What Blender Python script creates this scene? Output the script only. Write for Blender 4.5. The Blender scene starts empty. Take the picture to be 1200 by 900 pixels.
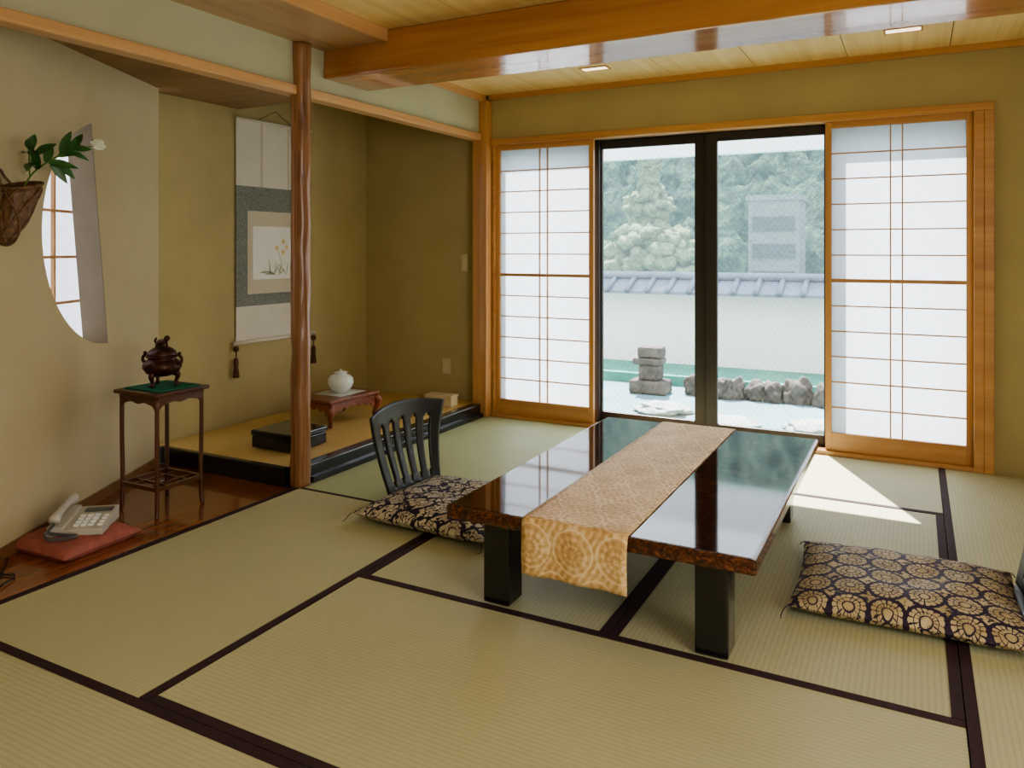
import bpy, bmesh, math, random
from mathutils import Vector, Matrix, noise
from mathutils.geometry import tessellate_polygon
random.seed(7)
D=bpy.data; S=bpy.context.scene

# ---------------------------------------------------------------- materials
def newmat(name):
    m=D.materials.new(name); m.use_nodes=True
    nt=m.node_tree; nt.nodes.clear()
    out=nt.nodes.new('ShaderNodeOutputMaterial')
    return m,nt,out
def c4(c): return (c[0],c[1],c[2],1.0)
def bsdf(nt,out,rough=.5,metal=0,coat=0,spec=.5):
    b=nt.nodes.new('ShaderNodeBsdfPrincipled')
    b.inputs['Roughness'].default_value=rough; b.inputs['Metallic'].default_value=metal
    b.inputs['Coat Weight'].default_value=coat; b.inputs['Coat Roughness'].default_value=.05
    b.inputs['Specular IOR Level'].default_value=spec
    nt.links.new(b.outputs[0],out.inputs[0]); return b
def coords(nt,scale=(1,1,1),rot=(0,0,0)):
    t=nt.nodes.new('ShaderNodeTexCoord'); mp=nt.nodes.new('ShaderNodeMapping')
    mp.inputs['Scale'].default_value=scale; mp.inputs['Rotation'].default_value=rot
    nt.links.new(t.outputs['Object'],mp.inputs[0]); return mp.outputs[0]
def noi(nt,vec,scale=5,detail=4,rough=.55,dist=0):
    n=nt.nodes.new('ShaderNodeTexNoise'); n.inputs['Scale'].default_value=scale
    n.inputs['Detail'].default_value=detail; n.inputs['Roughness'].default_value=rough
    n.inputs['Distortion'].default_value=dist
    nt.links.new(vec,n.inputs['Vector']); return n.outputs['Fac']
def ramp(nt,fac,stops):
    r=nt.nodes.new('ShaderNodeValToRGB'); e=r.color_ramp.elements
    e[0].position=stops[0][0]; e[0].color=c4(stops[0][1])
    e[1].position=stops[-1][0]; e[1].color=c4(stops[-1][1])
    for p,c in stops[1:-1]:
        x=e.new(p); x.color=c4(c)
    nt.links.new(fac,r.inputs[0]); return r.outputs[0]
def bump(nt,b,h,strength=.3,dist=.01):
    n=nt.nodes.new('ShaderNodeBump'); n.inputs['Strength'].default_value=strength; n.inputs['Distance'].default_value=dist
    nt.links.new(h,n.inputs['Height']); nt.links.new(n.outputs[0],b.inputs['Normal'])
def MA(nt,op,a,b=None,c=None):
    n=nt.nodes.new('ShaderNodeMath'); n.operation=op
    for i,x in enumerate((a,b,c)):
        if x is None: continue
        if isinstance(x,(int,float)): n.inputs[i].default_value=x
        else: nt.links.new(x,n.inputs[i])
    return n.outputs[0]
def mixc(nt,f,a,b):
    n=nt.nodes.new('ShaderNodeMix'); n.data_type='RGBA'
    if isinstance(f,(int,float)): n.inputs[0].default_value=f
    else: nt.links.new(f,n.inputs[0])
    for i,x in ((6,a),(7,b)):
        if isinstance(x,tuple): n.inputs[i].default_value=c4(x)
        else: nt.links.new(x,n.inputs[i])
    return n.outputs[2]

def m_plain(name,col,rough=.5,var=.12,scale=8,metal=0,coat=0,bmp=0,bscale=60,spec=.5):
    m,nt,out=newmat(name); b=bsdf(nt,out,rough,metal,coat,spec); v=coords(nt)
    f=noi(nt,v,scale,3)
    lo=tuple(x*(1-var) for x in col); hi=tuple(min(1,x*(1+var)) for x in col)
    nt.links.new(ramp(nt,f,[(.3,lo),(.7,hi)]),b.inputs['Base Color'])
    if bmp: bump(nt,b,noi(nt,v,bscale,4),bmp,.003)
    return m
def m_wood(name,c1,c2,axis='X',rough=.35,coat=.2,sc=1.0,fine=40,bmp=.08):
    m,nt,out=newmat(name); b=bsdf(nt,out,rough,0,coat)
    s={'X':(.6,fine*.5,fine*.5),'Y':(fine*.5,.6,fine*.5),'Z':(fine*.5,fine*.5,.6)}[axis]
    v=coords(nt,tuple(x*sc for x in s)); f=noi(nt,v,1.0,6,.6,.6)
    s2={'X':(.5,7,7),'Y':(7,.5,7),'Z':(7,7,.5)}[axis]
    f2=noi(nt,coords(nt,s2),1.0,2,.5,1.5)
    g=MA(nt,'ADD',MA(nt,'MULTIPLY',f,.6),MA(nt,'MULTIPLY',f2,.4))
    nt.links.new(ramp(nt,g,[(.35,c1),(.65,c2)]),b.inputs['Base Color'])
    bump(nt,b,f,bmp,.002); return m
def m_tatami(name,axis,c1,c2):
    m,nt,out=newmat(name); b=bsdf(nt,out,.55,0,0,.35)
    t=nt.nodes.new('ShaderNodeTexCoord'); sp=nt.nodes.new('ShaderNodeSeparateXYZ'); nt.links.new(t.outputs['Object'],sp.inputs[0])
    src=sp.outputs['Y'] if axis=='X' else sp.outputs['X']
    w=MA(nt,'ABSOLUTE',MA(nt,'SINE',MA(nt,'MULTIPLY',src,math.pi/.0155)))
    w=MA(nt,'POWER',w,.6)
    s=(60,500,1) if axis=='Y' else (500,60,1)
    f=noi(nt,coords(nt,(s[1],s[0],1)),.5,2)
    big=noi(nt,coords(nt),2.5,3)
    g=MA(nt,'ADD',MA(nt,'MULTIPLY',w,.30),MA(nt,'ADD',MA(nt,'MULTIPLY',f,.38),MA(nt,'MULTIPLY',big,.32)))
    nt.links.new(ramp(nt,g,[(.15,c1),(.85,c2)]),b.inputs['Base Color'])
    bump(nt,b,w,.18,.0012); return m
def m_lathe_paper():
    m,nt,out=newmat('shoji_paper')
    v=coords(nt); f=noi(nt,v,30,4); c=ramp(nt,f,[(.3,(.82,.84,.88)),(.7,(.88,.89,.92))])
    tr=nt.nodes.new('ShaderNodeBsdfTranslucent'); df=nt.nodes.new('ShaderNodeBsdfDiffuse'); mx=nt.nodes.new('ShaderNodeMixShader')
    nt.links.new(c,tr.inputs[0]); nt.links.new(c,df.inputs[0]); mx.inputs[0].default_value=.25
    nt.links.new(tr.outputs[0],mx.inputs[1]); nt.links.new(df.outputs[0],mx.inputs[2]); nt.links.new(mx.outputs[0],out.inputs[0]); return m
def m_glass():
    m,nt,out=newmat('wired_glass')
    t=nt.nodes.new('ShaderNodeTexCoord'); sp=nt.nodes.new('ShaderNodeSeparateXYZ'); nt.links.new(t.outputs['Object'],sp.inputs[0])
    x,z=sp.outputs['X'],sp.outputs['Z']
    def line(q):
        fr=MA(nt,'FRACT',MA(nt,'DIVIDE',q,.034)); return MA(nt,'GREATER_THAN',MA(nt,'ABSOLUTE',MA(nt,'SUBTRACT',fr,.5)),.455)
    z2=MA(nt,'MULTIPLY',z,.75)
    w=MA(nt,'MAXIMUM',line(MA(nt,'ADD',x,z2)),line(MA(nt,'SUBTRACT',x,z2)))
    tr=nt.nodes.new('ShaderNodeBsdfTransparent'); gl=nt.nodes.new('ShaderNodeBsdfGlossy'); gl.inputs['Roughness'].default_value=.02
    df=nt.nodes.new('ShaderNodeBsdfDiffuse'); df.inputs[0].default_value=(.5,.52,.53,1)
    m1=nt.nodes.new('ShaderNodeMixShader'); m1.inputs[0].default_value=.04
    nt.links.new(tr.outputs[0],m1.inputs[1]); nt.links.new(gl.outputs[0],m1.inputs[2])
    m2=nt.nodes.new('ShaderNodeMixShader'); nt.links.new(MA(nt,'MULTIPLY',w,.18),m2.inputs[0])
    nt.links.new(m1.outputs[0],m2.inputs[1]); nt.links.new(df.outputs[0],m2.inputs[2]); nt.links.new(m2.outputs[0],out.inputs[0]); return m
def m_roundel(name,freq,bg,g1,g2,petals=8,wob=.0):
    m,nt,out=newmat(name); b=bsdf(nt,out,.6,0,0,.3)
    t=nt.nodes.new('ShaderNodeTexCoord'); sp=nt.nodes.new('ShaderNodeSeparateXYZ'); nt.links.new(t.outputs['Object'],sp.inputs[0])
    n0=noi(nt,coords(nt),freq*1.3,2)
    off=MA(nt,'MULTIPLY',MA(nt,'SUBTRACT',n0,.5),wob)
    px=MA(nt,'ADD',MA(nt,'MULTIPLY',sp.outputs['X'],freq),off); py=MA(nt,'ADD',MA(nt,'MULTIPLY',sp.outputs['Y'],freq),off)
    cx=MA(nt,'SUBTRACT',MA(nt,'FRACT',px),.5); cy=MA(nt,'SUBTRACT',MA(nt,'FRACT',py),.5)
    r=MA(nt,'SQRT',MA(nt,'ADD',MA(nt,'MULTIPLY',cx,cx),MA(nt,'MULTIPLY',cy,cy)))
    par=MA(nt,'MODULO',MA(nt,'ABSOLUTE',MA(nt,'ADD',MA(nt,'FLOOR',px),MA(nt,'FLOOR',py))),2)
    a=MA(nt,'ADD',MA(nt,'ARCTAN2',cy,cx),MA(nt,'MULTIPLY',par,.6))
    s=MA(nt,'SINE',MA(nt,'MULTIPLY',a,petals))
    edge=MA(nt,'ADD',r,MA(nt,'MULTIPLY',MA(nt,'ABSOLUTE',s),-.03))
    disc=MA(nt,'LESS_THAN',edge,.41)
    n1=noi(nt,coords(nt),freq*6,3,.6,.3)
    seam=MA(nt,'GREATER_THAN',MA(nt,'ADD',MA(nt,'ABSOLUTE',s),MA(nt,'MULTIPLY',MA(nt,'SUBTRACT',n1,.5),2.2)),.30)
    core=MA(nt,'LESS_THAN',r,.10); ring=MA(nt,'GREATER_THAN',MA(nt,'ABSOLUTE',MA(nt,'SUBTRACT',r,.15)),.02)
    ring2=MA(nt,'GREATER_THAN',MA(nt,'ABSOLUTE',MA(nt,'SUBTRACT',r,.29)),.012)
    ins=MA(nt,'MULTIPLY',MA(nt,'MULTIPLY',disc,MA(nt,'MULTIPLY',ring,ring2)),MA(nt,'MAXIMUM',seam,core))
    cor=MA(nt,'MULTIPLY',MA(nt,'GREATER_THAN',r,.54),MA(nt,'GREATER_THAN',n1,.47))
    msk=MA(nt,'MULTIPLY',MA(nt,'MAXIMUM',ins,cor),.95)
    gold=ramp(nt,noi(nt,coords(nt),14,2),[(.35,g1),(.65,g2)])
    nt.links.new(mixc(nt,msk,bg,gold),b.inputs['Base Color'])
    bump(nt,b,noi(nt,coords(nt),7,3),.5,.02); return m
def m_brocade():
    m,nt,out=newmat('gold_brocade'); b=bsdf(nt,out,.5,.12,0,.4)
    t=nt.nodes.new('ShaderNodeTexCoord'); sp=nt.nodes.new('ShaderNodeSeparateXYZ'); nt.links.new(t.outputs['Object'],sp.inputs[0])
    q=MA(nt,'SUBTRACT',sp.outputs['Y'],sp.outputs['Z'])
    def layer(fx,fy,o):
        py=MA(nt,'ADD',MA(nt,'MULTIPLY',q,fy),o)
        row=MA(nt,'MULTIPLY',MA(nt,'MODULO',MA(nt,'FLOOR',py),2),.5)
        px=MA(nt,'ADD',MA(nt,'MULTIPLY',MA(nt,'ADD',sp.outputs['X'],5),fx),row)
        cx=MA(nt,'SUBTRACT',MA(nt,'FRACT',px),.5); cy=MA(nt,'SUBTRACT',MA(nt,'FRACT',py),.5)
        r=MA(nt,'SQRT',MA(nt,'ADD',MA(nt,'MULTIPLY',cx,cx),MA(nt,'MULTIPLY',cy,cy)))
        return r,MA(nt,'ARCTAN2',cy,cx)
    r,a=layer(7.3,7.3,0.2)
    inside=MA(nt,'LESS_THAN',r,.46)
    fan=MA(nt,'SINE',MA(nt,'MULTIPLY',a,12)); rings=MA(nt,'SINE',MA(nt,'MULTIPLY',r,46))
    lines=MA(nt,'SINE',MA(nt,'MULTIPLY',MA(nt,'ADD',sp.outputs['X'],MA(nt,'MULTIPLY',q,.6)),260))
    pat=MA(nt,'ADD',MA(nt,'MULTIPLY',inside,MA(nt,'ADD',MA(nt,'MULTIPLY',fan,.05),MA(nt,'MULTIPLY',rings,.06))),MA(nt,'MULTIPLY',MA(nt,'SUBTRACT',1,inside),MA(nt,'MULTIPLY',lines,.08)))
    edge=MA(nt,'MULTIPLY',MA(nt,'LESS_THAN',MA(nt,'ABSOLUTE',MA(nt,'SUBTRACT',r,.46)),.018),.16)
    n2=noi(nt,coords(nt),70,3); n3=noi(nt,coords(nt),10,2)
    g=MA(nt,'ADD',MA(nt,'ADD',pat,edge),MA(nt,'ADD',MA(nt,'MULTIPLY',n2,.55),MA(nt,'MULTIPLY',n3,.45)))
    nt.links.new(ramp(nt,g,[(.3,(.50,.29,.12)),(.5,(.70,.46,.22)),(.68,(.88,.68,.42))]),b.inputs['Base Color'])
    bump(nt,b,g,.35,.002); return m
def m_lacquer_table():
    m,nt,out=newmat('table_lacquer'); b=bsdf(nt,out,.055,0,.3); v=coords(nt)
    f=noi(nt,v,22,6,.7,1.2)
    nt.links.new(ramp(nt,f,[(.36,(.010,.004,.003)),(.52,(.040,.012,.006)),(.68,(.13,.036,.014))]),b.inputs['Base Color']); return m
def m_edge():
    m,nt,out=newmat('table_edge_burl'); b=bsdf(nt,out,.25,0,.5); v=coords(nt)
    f=noi(nt,v,45,6,.7,1.5)
    nt.links.new(ramp(nt,f,[(.35,(.02,.007,.004)),(.52,(.08,.024,.01)),(.68,(.24,.08,.03))]),b.inputs['Base Color']); return m
def m_haze_glow(name,stops,scale,haze_emis):
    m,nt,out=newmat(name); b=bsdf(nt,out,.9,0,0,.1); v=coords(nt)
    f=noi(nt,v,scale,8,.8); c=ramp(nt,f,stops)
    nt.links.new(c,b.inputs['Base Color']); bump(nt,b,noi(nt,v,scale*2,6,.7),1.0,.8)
    b.inputs['Emission Color'].default_value=(.52,.74,.88,1); b.inputs['Emission Strength'].default_value=haze_emis  # uniform blue emission painted in as aerial haze
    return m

M={}
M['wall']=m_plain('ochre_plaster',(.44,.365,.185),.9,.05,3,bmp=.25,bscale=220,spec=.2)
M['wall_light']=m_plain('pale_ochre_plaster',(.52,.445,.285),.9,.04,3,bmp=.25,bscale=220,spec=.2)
M['kokabe']=m_plain('green_plaster',(.45,.445,.30),.9,.04,3,bmp=.2,bscale=220,spec=.2)
M['wood_o_x']=m_wood('cedar_x',(.42,.20,.075),(.60,.33,.13),'X')
M['wood_o_y']=m_wood('cedar_y',(.48,.26,.12),(.66,.40,.19),'Y')
M['wood_o_z']=m_wood('cedar_z',(.42,.20,.075),(.60,.33,.13),'Z')
M['beam']=m_wood('beam_wood',(.34,.14,.05),(.52,.25,.09),'X',.2,.6)
M['soffit']=m_wood('soffit_wood',(.38,.23,.12),(.52,.34,.19),'Y',.4)
M['ceil']=m_wood('ceiling_board',(.66,.46,.18),(.84,.64,.31),'Y',.5,.05,fine=60)
M['pillar']=m_wood('log_pillar',(.15,.06,.028),(.50,.26,.12),'Z',.35,.3,fine=110,bmp=.5)
M['floorwood']=m_wood('alcove_floor_wood',(.15,.045,.015),(.33,.11,.04),'Y',.18,.6)
M['alc_ceil']=m_wood('alcove_ceiling',(.22,.13,.06),(.36,.23,.11),'X',.7,0,fine=90)
M['baseb']=m_wood('baseboard_wood',(.18,.09,.04),(.28,.15,.07),'Y',.4)
M['reveal']=m_plain('taupe_reveal',(.24,.20,.15),.8,.06,5)
M['tx']=m_tatami('tatami_x','X',(.385,.375,.22),(.585,.575,.375))
M['ty']=m_tatami('tatami_y','Y',(.385,.375,.22),(.585,.575,.375))
M['tg']=m_tatami('tatami_green','Y',(.33,.36,.18),(.53,.56,.33))
M['heri']=m_plain('tatami_border_cloth',(.040,.016,.022),.8,.2,200)
M['goza']=m_plain('tokonoma_mat',(.62,.44,.18),.5,.1,60,bmp=.1)
M['black']=m_plain('black_lacquer',(.010,.010,.012),.18,.2,5,coat=.5)
M['blackm']=m_plain('black_wood',(.020,.020,.020),.38,.2,15)
M['darkw']=m_wood('rosewood',(.05,.018,.01),(.13,.045,.02),'Z',.3,.3)
M['redw']=m_wood('carved_rosewood',(.14,.035,.02),(.30,.085,.045),'X',.3,.3)
M['alu']=m_plain('dark_aluminium',(.045,.038,.034),.4,.1,5,metal=.3)
M['paper']=m_lathe_paper(); M['glass']=m_glass()
M['table']=m_lacquer_table(); M['edge']=m_edge(); M['brocade']=m_brocade()
M['zab1']=m_roundel('zabuton_brocade',8.5,(.024,.018,.050),(.46,.40,.29),(.72,.66,.52),5,1.4)
M['zab2']=m_roundel('zabuton_roundel',9.5,(.034,.020,.052),(.44,.34,.18),(.64,.53,.33),8,.2)
M['redcloth']=m_plain('red_cloth',(.36,.12,.095),.8,.15,30,bmp=.4,bscale=80)
M['phone']=m_plain('phone_plastic',(.52,.50,.45),.4,.03,5)
M['phoned']=m_plain('phone_dark_plastic',(.12,.12,.12),.4,.05,5)
M['bronze']=m_plain('aged_bronze',(.07,.028,.02),.38,.35,25,metal=.55,bmp=.4,bscale=70)
M['green']=m_plain('green_cloth',(.01,.16,.09),.8,.1,30)
M['porc']=m_plain('porcelain',(.72,.76,.72),.15,.04,8,coat=.5)
M['whitecloth']=m_plain('white_cloth',(.6,.63,.6),.8,.05,30)
M['beige']=m_plain('kraft_box',(.62,.52,.32),.6,.06,15)
M['plate']=m_plain('switch_plate',(.56,.48,.30),.4,.03,5)
M['basket']=m_plain('woven_bamboo',(.15,.08,.04),.5,.5,60,bmp=.9,bscale=90)
M['leaf']=m_plain('leaf_green',(.04,.13,.035),.4,.35,14)
M['leaf2']=m_plain('stem_green',(.12,.22,.05),.5,.2,14)
M['petal']=m_plain('white_petal',(.80,.82,.66),.6,.06,20)
M['scr_cream']=m_plain('scroll_cream_silk',(.64,.60,.51),.7,.03,10)
M['scr_gray']=m_plain('scroll_gray_brocade',(.20,.21,.185),.7,.4,150)
M['scr_frame']=m_plain('scroll_beige_silk',(.54,.48,.36),.7,.05,80)
M['scr_white']=m_plain('painting_paper',(.76,.74,.68),.8,.03,6)
M['yellow']=m_plain('lily_yellow',(.80,.64,.30),.7,.1,20)
M['painting_green']=m_plain('painting_green',(.34,.38,.24),.7,.1,20)
M['tassel']=m_plain('brown_tassel',(.10,.045,.02),.7,.2,60)
M['concrete']=m_plain('terrace_paving',(.15,.25,.28),.85,.15,2,bmp=.3)
M['whitewall']=m_plain('garden_wall_plaster',(.93,.93,.90),.9,.02,1.5)
M['teal']=m_plain('teal_turf',(.08,.27,.21),.9,.2,6)
M['tile']=m_plain('roof_tile',(.20,.24,.30),.4,.15,5)
M['stone']=m_plain('garden_stone',(.11,.095,.085),.9,.5,9,bmp=.8,bscale=20)
M['pale_stone']=m_plain('pale_stone',(.34,.38,.35),.9,.15,9,bmp=.4,bscale=20)
M['whitepaint']=m_plain('white_paint',(.82,.84,.85),.6,.03,5)
M['hill']=m_haze_glow('hill_forest_haze_glow',[(.38,(.008,.03,.028)),(.5,(.04,.10,.07)),(.64,(.16,.26,.15))],1.1,.34)
M['conif']=m_haze_glow('conifer_haze_glow',[(.38,(.10,.20,.13)),(.62,(.42,.58,.38))],2.5,.34)
M['broad']=m_haze_glow('broadleaf_haze_glow',[(.38,(.22,.34,.18)),(.62,(.62,.74,.48))],2.5,.34)
M['haze_wall']=m_haze_glow('distant_render_haze_glow',[(.3,(.20,.23,.23)),(.7,(.27,.30,.30))],.6,.42)
M['haze_win']=m_haze_glow('distant_glazing_haze_glow',[(.3,(.08,.11,.12)),(.7,(.12,.15,.16))],.6,.38)
mm,nt,out=newmat('lamp_glow'); e=nt.nodes.new('ShaderNodeEmission'); e.inputs[0].default_value=(1,.84,.60,1); e.inputs[1].default_value=2.5; nt.links.new(e.outputs[0],out.inputs[0]); M['glow']=mm

# ---------------------------------------------------------------- mesh helpers
def link(name,me,mat=None,parent=None,loc=None,rot=None,smooth=False):
    o=D.objects.new(name,me); S.collection.objects.link(o)
    if mat is not None: me.materials.append(M[mat] if isinstance(mat,str) else mat)
    if parent: o.parent=parent
    if loc: o.location=loc
    if rot: o.rotation_euler=rot
    if smooth:
        for p in me.polygons: p.use_smooth=True
    return o
def empty(name,loc=(0,0,0),rotz=0):
    o=D.objects.new(name,None); S.collection.objects.link(o); o.location=loc; o.rotation_euler=(0,0,rotz); o.empty_display_size=.05; return o
def from_bm(name,bm,mat,parent=None,smooth=False,loc=None,rot=None):
    bmesh.ops.recalc_face_normals(bm,faces=bm.faces)
    me=D.meshes.new(name); bm.to_mesh(me); bm.free()
    return link(name,me,mat,parent,loc,rot,smooth)
def addbox(bm,x0,x1,y0,y1,z0,z1):
    v=[bm.verts.new(p) for p in ((x0,y0,z0),(x1,y0,z0),(x1,y1,z0),(x0,y1,z0),(x0,y0,z1),(x1,y0,z1),(x1,y1,z1),(x0,y1,z1))]
    for f in ((0,3,2,1),(4,5,6,7),(0,1,5,4),(1,2,6,5),(2,3,7,6),(3,0,4,7)): bm.faces.new([v[i] for i in f])
def boxes(name,lst,mat,parent=None,bev=0,loc=None,rot=None):
    bm=bmesh.new()
    for b in lst: addbox(bm,*b)
    o=from_bm(name,bm,mat,parent,False,loc,rot)
    if bev:
        md=o.modifiers.new('b','BEVEL'); md.width=bev; md.segments=2; md.limit_method='ANGLE'
    return o
def box(name,x0,x1,y0,y1,z0,z1,mat,parent=None,bev=0,loc=None,rot=None): return boxes(name,[(x0,x1,y0,y1,z0,z1)],mat,parent,bev,loc,rot)
def prism(name,loops,f,t0,t1,mat,parent=None,smooth=False):
    tris=tessellate_polygon([[Vector((a,b,0)) for a,b in L] for L in loops])
    flat=[p for L in loops for p in L]; bm=bmesh.new()
    A=[bm.verts.new(f(a,b,t0)) for a,b in flat]; B=[bm.verts.new(f(a,b,t1)) for a,b in flat]
    for t in tris:
        try: bm.faces.new([A[i] for i in t]); bm.faces.new([B[i] for i in reversed(t)])
        except ValueError: pass
    k=0
    for L in loops:
        n=len(L)
        for i in range(n):
            a,b=k+i,k+(i+1)%n; bm.faces.new((A[a],A[b],B[b],B[a]))
        k+=n
    return from_bm(name,bm,mat,parent,smooth)
def addlathe(bm,prof,segs=32,cx=0,cy=0,cz=0,caps=True):
    rings=[]
    for r,z in prof:
        rings.append([bm.verts.new((cx+max(r,1e-4)*math.cos(2*math.pi*i/segs),cy+max(r,1e-4)*math.sin(2*math.pi*i/segs),cz+z)) for i in range(segs)])
    for a,b in zip(rings,rings[1:]):
        for i in range(segs): bm.faces.new((a[i],a[(i+1)%segs],b[(i+1)%segs],b[i]))
    if caps: bm.faces.new(rings[0]); bm.faces.new(rings[-1])
def lathe(name,prof,mat,parent=None,segs=32,c=(0,0,0)):
    bm=bmesh.new(); addlathe(bm,prof,segs,*c); return from_bm(name,bm,mat,parent,True)
def addtube(bm,pts,rad,segs=8):
    pts=[Vector(p) for p in pts]; n=len(pts)
    if not isinstance(rad,(list,tuple)): rad=[rad]*n
    up=None; rings=[]
    for i,p in enumerate(pts):
        t=(pts[min(i+1,n-1)]-pts[max(i-1,0)]).normalized()
        if up is None:
            up=Vector((0,0,1)) if abs(t.z)<.9 else Vector((1,0,0))
        s=t.cross(up)
        if s.length<1e-5: s=t.cross(Vector((0,1,0)))
        s.normalize(); up=s.cross(t).normalized()
        rings.append([bm.verts.new(p+(s*math.cos(2*math.pi*k/segs)+up*math.sin(2*math.pi*k/segs))*rad[min(i,len(rad)-1)]) for k in range(segs)])
    for a,b in zip(rings,rings[1:]):
        for k in range(segs): bm.faces.new((a[k],a[(k+1)%segs],b[(k+1)%segs],b[k]))
    bm.faces.new(rings[0]); bm.faces.new(rings[-1])
def tube(name,pts,rad,mat,parent=None,segs=8):
    bm=bmesh.new(); addtube(bm,pts,rad,segs); return from_bm(name,bm,mat,parent,True)
def smoothpath(pts,k=6):
    P=[Vector(p) for p in pts]; P=[P[0]*2-P[1]]+P+[P[-1]*2-P[-2]]; out=[]
    for i in range(1,len(P)-2):
        for j in range(k):
            t=j/k; a,b,c,d=P[i-1],P[i],P[i+1],P[i+2]
            out.append(.5*((2*b)+(c-a)*t+(2*a-5*b+4*c-d)*t*t+(3*b-3*c+d-a)*t**3))
    out.append(P[-2]); return out

YB=4.645; XL=-2.65; CZ=2.21
# ---------------------------------------------------------------- room shell
xz=lambda a,b,t:(a,t,b)
box('floor',-4.2,2.2,-1.7,4.80,-.14,-.03,'baseb')
bx=lambda x0,x1,z0,z1:[(x0,z0),(x1,z0),(x1,z1),(x0,z1)]
prism('wall_back',[bx(-3.85,2.1,-.03,2.3),bx(-2.586,.316,.0,1.90)],xz,YB,YB+.13,'wall')
W0=Vector((-3.0,1.65,0)); wd=Vector((-.463,.886,0)); wn=Vector((.886,.463,0))
def wf(s,z,o): 
    p=W0+wd*s+wn*o; return (p.x,p.y,z)
top=Vector((.600,1.714)); bot=Vector((.742,.711)); midc=(top+bot)/2
ch=(bot-top); L=ch.length; sag=.43
perp=Vector((ch.y,-ch.x)).normalized()
if perp.x>0: perp=-perp
R=(L*L/4+sag*sag)/(2*sag); cen=midc+perp*(sag-R)
a0=math.atan2(top.y-cen.y,top.x-cen.x); a1=math.atan2(bot.y-cen.y,bot.x-cen.x)
if a1<a0: a1+=2*math.pi
arc=[(cen.x+R*math.cos(a0+(a1-a0)*i/40),cen.y+R*math.sin(a0+(a1-a0)*i/40)) for i in range(41)]
prism('wall_left',[[(-.765,-.03),(1.26,-.03),(1.26,2.3),(-.765,2.3)],arc],wf,0,-.11,'wall_light')
prism('trim_moon_reveal',[[(top.x,top.y),(bot.x,bot.y),(bot.x-.006,bot.y-.001),(top.x-.006,top.y-.001)]],wf,.002,-.112,'reveal')
box('wall_left_near',-2.78,XL,-1.7,.98,-.03,2.3,'wall_light')
box('wall_alcove',-3.81,-3.68,2.76,YB,-.03,2.3,'wall')
box('wall_right',1.95,2.08,-1.7,YB,-.03,2.3,'wall')
box('wall_front',-2.65,1.95,-1.7,-1.58,-.03,2.3,'wall_light')
box('wall_upper_left',-2.70,XL,.97,YB,1.93,2.2,'kokabe')
box('roof_slab',-4.0,2.2,-1.8,YB+.13,2.30,2.42,'baseb')
lst=[]; x=.16+.49*4
while x>-2.9:
    lst.append((max(x-.49+.004,-2.72),min(x,2.0),-1.6,YB,CZ,CZ+.02)); x-=.49
boxes('ceiling',lst,'ceil')
box('ceiling_backing',-2.72,2.0,-1.6,YB,CZ+.02,CZ+.04,'baseb')
box('trim_ceiling_back',-2.6,1.95,YB-.03,YB,2.175,2.21,'wood_o_x')
box('trim_ceiling_left',XL,-2.62,3.36,YB-.03,2.165,2.21,'wood_o_y')
box('ceiling_beam',XL+.002,1.95,3.0,3.35,2.01,2.209,'beam',bev=.008)
box('ceiling_soffit',XL,-2.26,-1.58,2.998,2.15,2.209,'soffit')
box('trim_soffit_edge',-2.26,-2.245,-1.58,2.998,2.148,2.209,'wood_o_y')
box('alcove_ceiling_low',-3.9,-2.70,.9,3.41,2.01,2.05,'alc_ceil')
box('alcove_ceiling_high',-3.9,-2.70,3.41,YB,2.17,2.2,'alc_ceil')
box('alcove_ceiling_riser',-3.68,-2.70,3.39,3.41,2.05,2.2,'wall')
box('trim_lintel',-2.71,-2.63,.97,4.58,1.895,1.94,'wood_o_y',bev=.004)
box('corner_post',-2.70,-2.59,4.565,4.643,0.003,2.17,'wood_o_z',bev=.005)
bm=bmesh.new(); segs=28; rings=[]
for j in range(90):
    z=.002+j/89*2.145; ring=[]
    for i in range(segs):
        a=2*math.pi*i/segs; r=.046+.006*noise.noise(Vector((math.cos(a)*1.6,math.sin(a)*1.6,z*7)))+.004*noise.noise(Vector((math.cos(a)*5,math.sin(a)*5,z*3)))
        if z<.12: r=r*1.02
        ring.append(bm.verts.new((-2.645+r*math.cos(a),2.835+r*math.sin(a),z)))
    rings.append(ring)
for a,b in zip(rings,rings[1:]):
    for i in range(segs): bm.faces.new((a[i],a[(i+1)%segs],b[(i+1)%segs],b[i]))
bm.faces.new(rings[0]); bm.faces.new(rings[-1])
from_bm('log_pillar',bm,'pillar',None,True)

# tatami
def mat_(x0,x1,y0,y1,ax,sides,m=None,hw=.03):
    o=empty('tatami_mat'); g=.0015
    box('rush_surface',x0+g,x1-g,y0+g,y1-g,-.03,0,m or ('tx' if ax=='X' else 'ty'),o)
    t=.0025; l=[]
    if 'L' in sides: l.append((x0+g,x0+hw,y0+g,y1-g,-.02,t))
    if 'R' in sides: l.append((x1-hw,x1-g,y0+g,y1-g,-.02,t))
    if 'B' in sides: l.append((x0+g,x1-g,y0+g,y0+hw,-.02,t))
    if 'T' in sides: l.append((x0+g,x1-g,y1-hw,y1-g,-.02,t))
    if l: boxes('cloth_border',l,'heri',o)
ye=YB-.03
mat_(XL,-.9,.42,1.30,'X','TB'); mat_(-.9,.11,.42,1.30,'X','TB')
mat_(XL,-1.73,1.30,2.80,'Y','LR'); mat_(-1.73,.11,1.30,2.17,'X','TB')
mat_(-1.73,-.81,2.17,3.80,'Y','LR'); mat_(-.81,.11,2.17,3.80,'Y','LR')
mat_(.11,1.03,.42,2.55,'Y','LR'); mat_(.11,1.03,2.55,ye,'Y','LR'); mat_(1.03,1.95,.42,ye,'Y','LR')
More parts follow.
